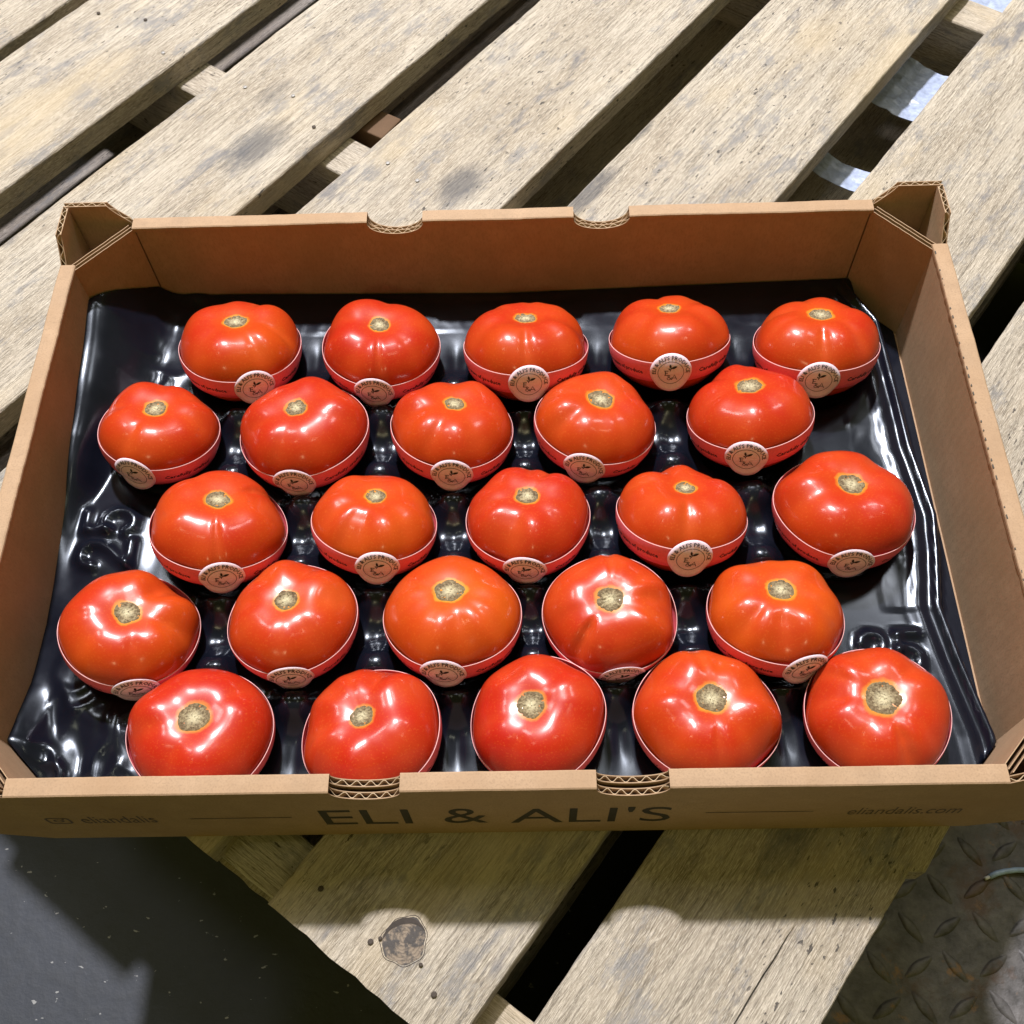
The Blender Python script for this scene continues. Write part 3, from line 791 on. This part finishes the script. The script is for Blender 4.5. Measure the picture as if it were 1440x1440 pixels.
    RL_[0] = np.maximum(RL_[0], RL_[1] - .14)
    def rsurf(t, zz, off=0.0):
        x = (t % (2 * math.pi)) / (2 * math.pi) * NT; j = int(x) % NT; f = x - int(x)
        prof_ = RL_[:, j] * (1 - f) + RL_[:, (j + 1) % NT] * f
        return float(np.interp(zz, ZL, prof_)) + off
    NB = 144; V = []; mi = []
    rows = [(zb, -.02), (zb, 0), (zb + .4, 0), (zl, .0), (zl + .36, 0), (zt - .04, 0), (zt, .0), (zt, -.035)]
    tl = [2 * math.pi * j / NB for j in range(NB)]
    for zz, off in rows:
        for t in tl:
            rr_ = rsurf(t, zz, off); V.append((rr_ * math.cos(t), rr_ * math.sin(t), zz + .03 * math.sin(2 * t + k)))
    F = grid_faces(len(rows), NB, 0, True); mi = [1 if i >= 5 else 0 for i in range(len(rows) - 1) for j in range(NB)]
    band = mesh_obj('paper_band', place(V), F, None, root, True, [BAND, BAND_EDGE], mi)
    zz0 = .03
    phi0 = -math.pi / 2 + R_(az)
    rm = float(rsurf(phi0, zl))
    def wrap(x, y, off):
        t = phi0 + x / rm; zz = zl + y
        lean = -.18 * max(0, y - .72) ** 1.2
        rr_ = rsurf(t, zz, off + lean)
        return (rr_ * math.cos(t), rr_ * math.sin(t), zz + .03 * math.sin(2 * t + k))
    # round label, stuck across the band
    V = [wrap(0, 0, .05)]; F = []; NR, NA = 6, 44; RL = 1.40
    for i in range(1, NR + 1):
        for j in range(NA):
            a = 2 * math.pi * j / NA; V.append(wrap(RL * i / NR * math.cos(a), RL * i / NR * math.sin(a), .05 if i < NR else .045))
    F = [(0, 1 + j, 1 + (j + 1) % NA) for j in range(NA)]
    for i in range(NR - 1):
        for j in range(NA):
            o_ = 1 + i * NA; F.append((o_ + j, o_ + NA + j, o_ + NA + (j + 1) % NA, o_ + (j + 1) % NA))
    e0 = len(V)
    for j in range(NA):
        a = 2 * math.pi * j / NA; V.append(wrap(RL * math.cos(a), RL * math.sin(a), .02))
    o_ = 1 + (NR - 1) * NA
    for j in range(NA): F.append((o_ + j, e0 + j, e0 + (j + 1) % NA, o_ + (j + 1) % NA))
    mesh_obj('round_label', place(V), F, LABEL, band, True)
    # label print: arc of letters, thin circle, sprig and monogram
    pm = MB(); OFF = .078
    V0, F0 = T_ARC; wtot = V0[:, 0].max(); r0 = .99; hgt = .30
    span = R_(186); sx = span * r0 / wtot
    pm.add([wrap((r0 + v[1] * hgt * 1.25) * math.sin(-span / 2 + v[0] * sx / r0), (r0 + v[1] * hgt * 1.25) * math.cos(-span / 2 + v[0] * sx / r0), OFF) for v in V0], F0)
    n = 48
    V = []
    for j in range(n):
        a = 2 * math.pi * j / n
        for rr_ in (.86, .83): V.append(wrap(rr_ * math.cos(a), rr_ * math.sin(a), OFF))
    pm.add(V, [(2 * j, 2 * j + 1, (2 * j + 3) % (2 * n), (2 * j + 2) % (2 * n)) for j in range(n)])
    def stroke(pts, wd):
        V = []
        for i, p in enumerate(pts):
            a = pts[max(i - 1, 0)]; b_ = pts[min(i + 1, len(pts) - 1)]
            dx, dy = b_[0] - a[0], b_[1] - a[1]; L = math.hypot(dx, dy) or 1
            V += [wrap(p[0] - dy / L * wd, p[1] + dx / L * wd, OFF), wrap(p[0] + dy / L * wd, p[1] - dx / L * wd, OFF)]
        pm.add(V, [(2 * i, 2 * i + 1, 2 * i + 3, 2 * i + 2) for i in range(len(pts) - 1)])
    wd = .023
    stroke([(-.36, .20), (-.36, -.14)], wd); stroke([(-.42, .20), (-.16, .20)], wd); stroke([(-.36, .04), (-.2, .04)], wd); stroke([(-.42, -.14), (-.14, -.14)], wd)
    amp = [(.06, -.52), (-.10, -.34), (-.2, -.22), (-.15, -.13), (-.06, -.17), (-.1, -.27), (-.24, -.38), (-.22, -.5), (-.1, -.53), (.02, -.42), (.06, -.34)]
    stroke(amp, wd * .9)
    stroke([(.06, -.53), (.23, -.12), (.42, -.53)], wd); stroke([(.13, -.38), (.35, -.38)], wd * .8)
    stroke([(-.06, .18), (.0, .32), (.06, .42)], wd)
    def leaf(cx, cy, ang, L, wl):
        ca, sa = math.cos(ang), math.sin(ang); P_ = []
        for i in range(9):
            t = i / 8; y_ = wl * math.sin(math.pi * t) ** .8
            P_.append((cx + ca * L * t - sa * y_, cy + sa * L * t + ca * y_)); 
        Q_ = []
        for i in range(9):
            t = i / 8; y_ = -wl * .8 * math.sin(math.pi * t) ** .8
            Q_.append((cx + ca * L * t - sa * y_, cy + sa * L * t + ca * y_))
        V = [wrap(p[0], p[1], OFF) for pq in zip(P_, Q_) for p in pq]
        pm.add(V, [(2 * i, 2 * i + 1, 2 * i + 3, 2 * i + 2) for i in range(8)])
    leaf(.02, .36, R_(20), .42, .085); leaf(.0, .38, R_(100), .30, .075); leaf(-.02, .30, R_(150), .17, .045)
    mesh_obj('label_print', place(pm.V), pm.F, PRINT, band)
    # slogans either side of the label
    for (V0, F0), x0, x1, h_ in ((T_L, -6.2, -1.95, .56), (T_R, 1.95, 5.3, .56)):
        s_ = (x1 - x0) / V0[:, 0].max(); sm = MB()
        sm.add([wrap(x0 + v[0] * s_, -.2 + v[1] * h_ * .8, .022) for v in V0], F0)
        mesh_obj('slogan', place(sm.V), sm.F, PRINT, band)
    return root
for k in range(25): make_tomato(k)

# ------------------------------------------------------------------ black moulded tray
def tray():
    st = 0.20
    xs = np.arange(-29.0, 28.95, st); ys = np.arange(1.02, 40.15, st)
    nx, ny = len(xs), len(ys)
    gx, gy = np.meshgrid(xs, ys, indexing='ij')
    px, py = gx.copy(), gy.copy()
    # wavy right edge
    yr = [0, 4.7, 9.5, 13, 16.5, 19.6, 25, 30, 35.8, 38.6, 41]; xr = [28.5, 28.3, 27.4, 26.9, 27.5, 27.9, 27.3, 27.2, 27.0, 25.6, 24.6]
    lim = np.interp(py, yr, xr); er = lim - px + .45                                   # distance to the right edge
    # clip by the four corner posts
    for sx in (-1, 1):
        for sy in (0, 1):
            P = np.array([sx * 25.6, D - RW if sy else RW]); Q = np.array([sx * (W2 - RW), (D - RW - 3.75) if sy else RW + 3.75])
            d = (Q - P) / np.linalg.norm(Q - P); n = np.array([-d[1], d[0]])
            if n @ (np.array([0, 20]) - P) < 0: n = -n
            dist = (px - P[0]) * n[0] + (py - P[1]) * n[1] - .12
            neg = np.minimum(dist, 0); px = px - n[0] * neg; py = py - n[1] * neg
    z = np.full_like(px, 2.05)
    # raised domes in the hollows between three neighbouring fruits
    T = np.array([[t[0], t[1], t[2]] for t in TOM])
    cent = []
    for i in range(25):
        for j in range(i + 1, 25):
            for l in range(j + 1, 25):
                dd = [np.hypot(*(T[a, :2] - T[b, :2])) for a, b in ((i, j), (j, l), (i, l))]
                if max(dd) < 11.6: cent.append(T[[i, j, l], :2].mean(0))
    for cx, cy in cent:
        q = np.hypot(px - cx, py - cy); z += 1.55 * np.exp(-(q / 1.35) ** 2.6)
    # channels between left-right neighbours
    for i in range(25):
        for j in range(i + 1, 25):
            if abs(T[i, 1] - T[j, 1]) < 1.5 and abs(T[i, 0] - T[j, 0]) < 11.6:
                mx, my = T[[i, j], :2].mean(0); q2 = ((px - mx) / .55) ** 2 + ((py - my) / 1.6) ** 2
                z -= .35 * np.exp(-q2) - .28 * np.exp(-(((px - mx) / .9) ** 2 + ((py - my) / 1.2) ** 2))
    # edge: lip on the right, turned-up film on the left and in the far left corner
    inside = np.clip(er / .55, 0, 1)
    z += .55 * np.exp(-((er - .55) / .30) ** 2) + .25 * np.exp(-((er - 1.7) / .5) ** 2)
    z = np.where(er < .3, np.maximum(.4, z - 2.2 * (.3 - er)), z)
    el = px + 29.0
    ze = np.interp(py, [0, 5, 9, 13, 19, 26, 31, 36, 41], [2.6, 3.3, 2.2, 1.9, 2.6, 4.3, 5.1, 6.0, 6.0])
    wd = np.interp(py, [0, 13, 22, 30, 41], [3.0, 1.2, 1.6, 4.2, 5.5])
    f = np.clip(1 - el / wd, 0, 1); f = f * f * (3 - 2 * f); z = z * (1 - f) + (ze + .05 * np.sin(py * 1.1)) * f
    ed = 41.15 - RW - py
    zbk = np.interp(px, [-26, -22, 0, 18, 26], [4.4, 2.3, 1.7, 2.2, 2.4]); f = np.clip(1 - ed / 1.6, 0, 1); f = f * f * (3 - 2 * f)
    tb = np.clip((px + 25.5) / 5, 0, 1); tb = tb * tb * (3 - 2 * tb); z = z * (1 - f * tb) + zbk * f * tb
    # wrinkled film: near left corner strongly, along the right edge and back lightly
    def fbm(x, y, s, sc):
        return mnoise.fractal(Vector((x * sc, y * sc, s)), 1.0, 2.1, 2)
    wl = np.exp(-(((px + 25.2) / 3.2) ** 2 + ((py - 5.2) / 4.2) ** 2)) * .55 + np.exp(-(((px + 24.0) / 2.5) ** 2 + ((py - 33) / 4) ** 2)) * .18 + \
         np.exp(-(((px - 25.3) / 1.6) ** 2)) * .05 * (py > 13) + np.exp(-(((py - 38) / 1.5) ** 2)) * .07 + np.exp(-(((px - 14.0) / .9) ** 2 + ((py - 21.9) / .9) ** 2)) * .35 + .02
    nz = np.zeros_like(px)
    for i in range(nx):
        for j in range(ny):
            if wl[i, j] > .035:
                a = fbm(px[i, j], py[i, j], 1.7, .22); b = fbm(px[i, j] + 3, py[i, j] * .6, 5.1, .42)
                nz[i, j] = (1 - abs(a) * 2.0) * .45 + .30 * max(0, 1 - abs(a) * 5) + .25 * (1 - abs(b) * 2.2) + .28 * max(0, 1 - abs(b) * 5)
    z += wl * nz
    # moulded count mark
    G2 = [(0, .72), (.06, .9), (.25, 1), (.5, .97), (.64, .82), (.62, .62), (.45, .4), (.2, .2), (0, .02)]; G2b = [(0.0, 0), (.7, 0)]
    G5 = [(.66, 1), (.12, 1)]; G5b = [(.10, .88), (.05, .5)]; G5c = [(.05, .52), (.25, .64), (.5, .6), (.66, .42), (.62, .18), (.42, .02), (.15, .03), (0, .16)]
    def seg_d(x, y, pl):
        best = np.full_like(x, 9.0)
        for (a, b) in zip(pl[:-1], pl[1:]):
            ax, ay = a; dx, dy = b[0] - ax, b[1] - ay; t = np.clip(((x - ax) * dx + (y - ay) * dy) / (dx * dx + dy * dy), 0, 1)
            best = np.minimum(best, np.hypot(x - ax - t * dx, y - ay - t * dy))
        return best
    marks = []
    for G, yo in ((G2, 16.9), (G2b, 16.9), (G5, 19.35), (G5b, 19.35), (G5c, 19.35)):
        marks.append([(-24.3 - b * 3.3, yo + a * 2.6) for a, b in G])
    for G, xo in ((G2, 21.7), (G2b, 21.7), (G5, 23.7), (G5b, 23.7), (G5c, 23.7)):
        marks.append([(xo + a * 2.2, 8.7 + b * 2.6) for a, b in G])
    flatL = np.exp(-(((px + 26) / 2.6) ** 4 + ((py - 19) / 3.0) ** 4))
    z = z * (1 - flatL) + (2.35 + .10 * (px + 26) * .5) * flatL
    for mk in marks: z += .36 * np.exp(-(seg_d(px, py, mk) / .30) ** 2)
    # cups hug the fruit
    cup = np.full_like(z, 99.0)
    for k, (tx, ty_, tr) in enumerate(T):
        a = tr + .32; c = tr * KF
        q = np.hypot(px - tx, py - ty_) / a
        zz = np.where(q < .995, ZC - .25 - (c + .15) * np.sqrt(np.clip(1 - q ** 2.4, 0, 1)), 99)
        cup = np.minimum(cup, zz)
    s_ = .35
    h = np.clip(.5 + .5 * (cup - z) / s_, 0, 1)
    z2 = cup * (1 - h) + z * h - s_ * h * (1 - h)
    z = np.where(cup > 50, z, z2); z = np.maximum(z, .55)
    V = np.stack([px, py, z], -1).reshape(-1, 3)
    F = [f[::-1] for f in grid_faces(nx, ny)]
    o = mesh_obj('moulded_tray', V, F, TRAY, None, True)
    return tag(o, 'glossy black moulded plastic tray lining the cardboard box', 'tray')
tray()
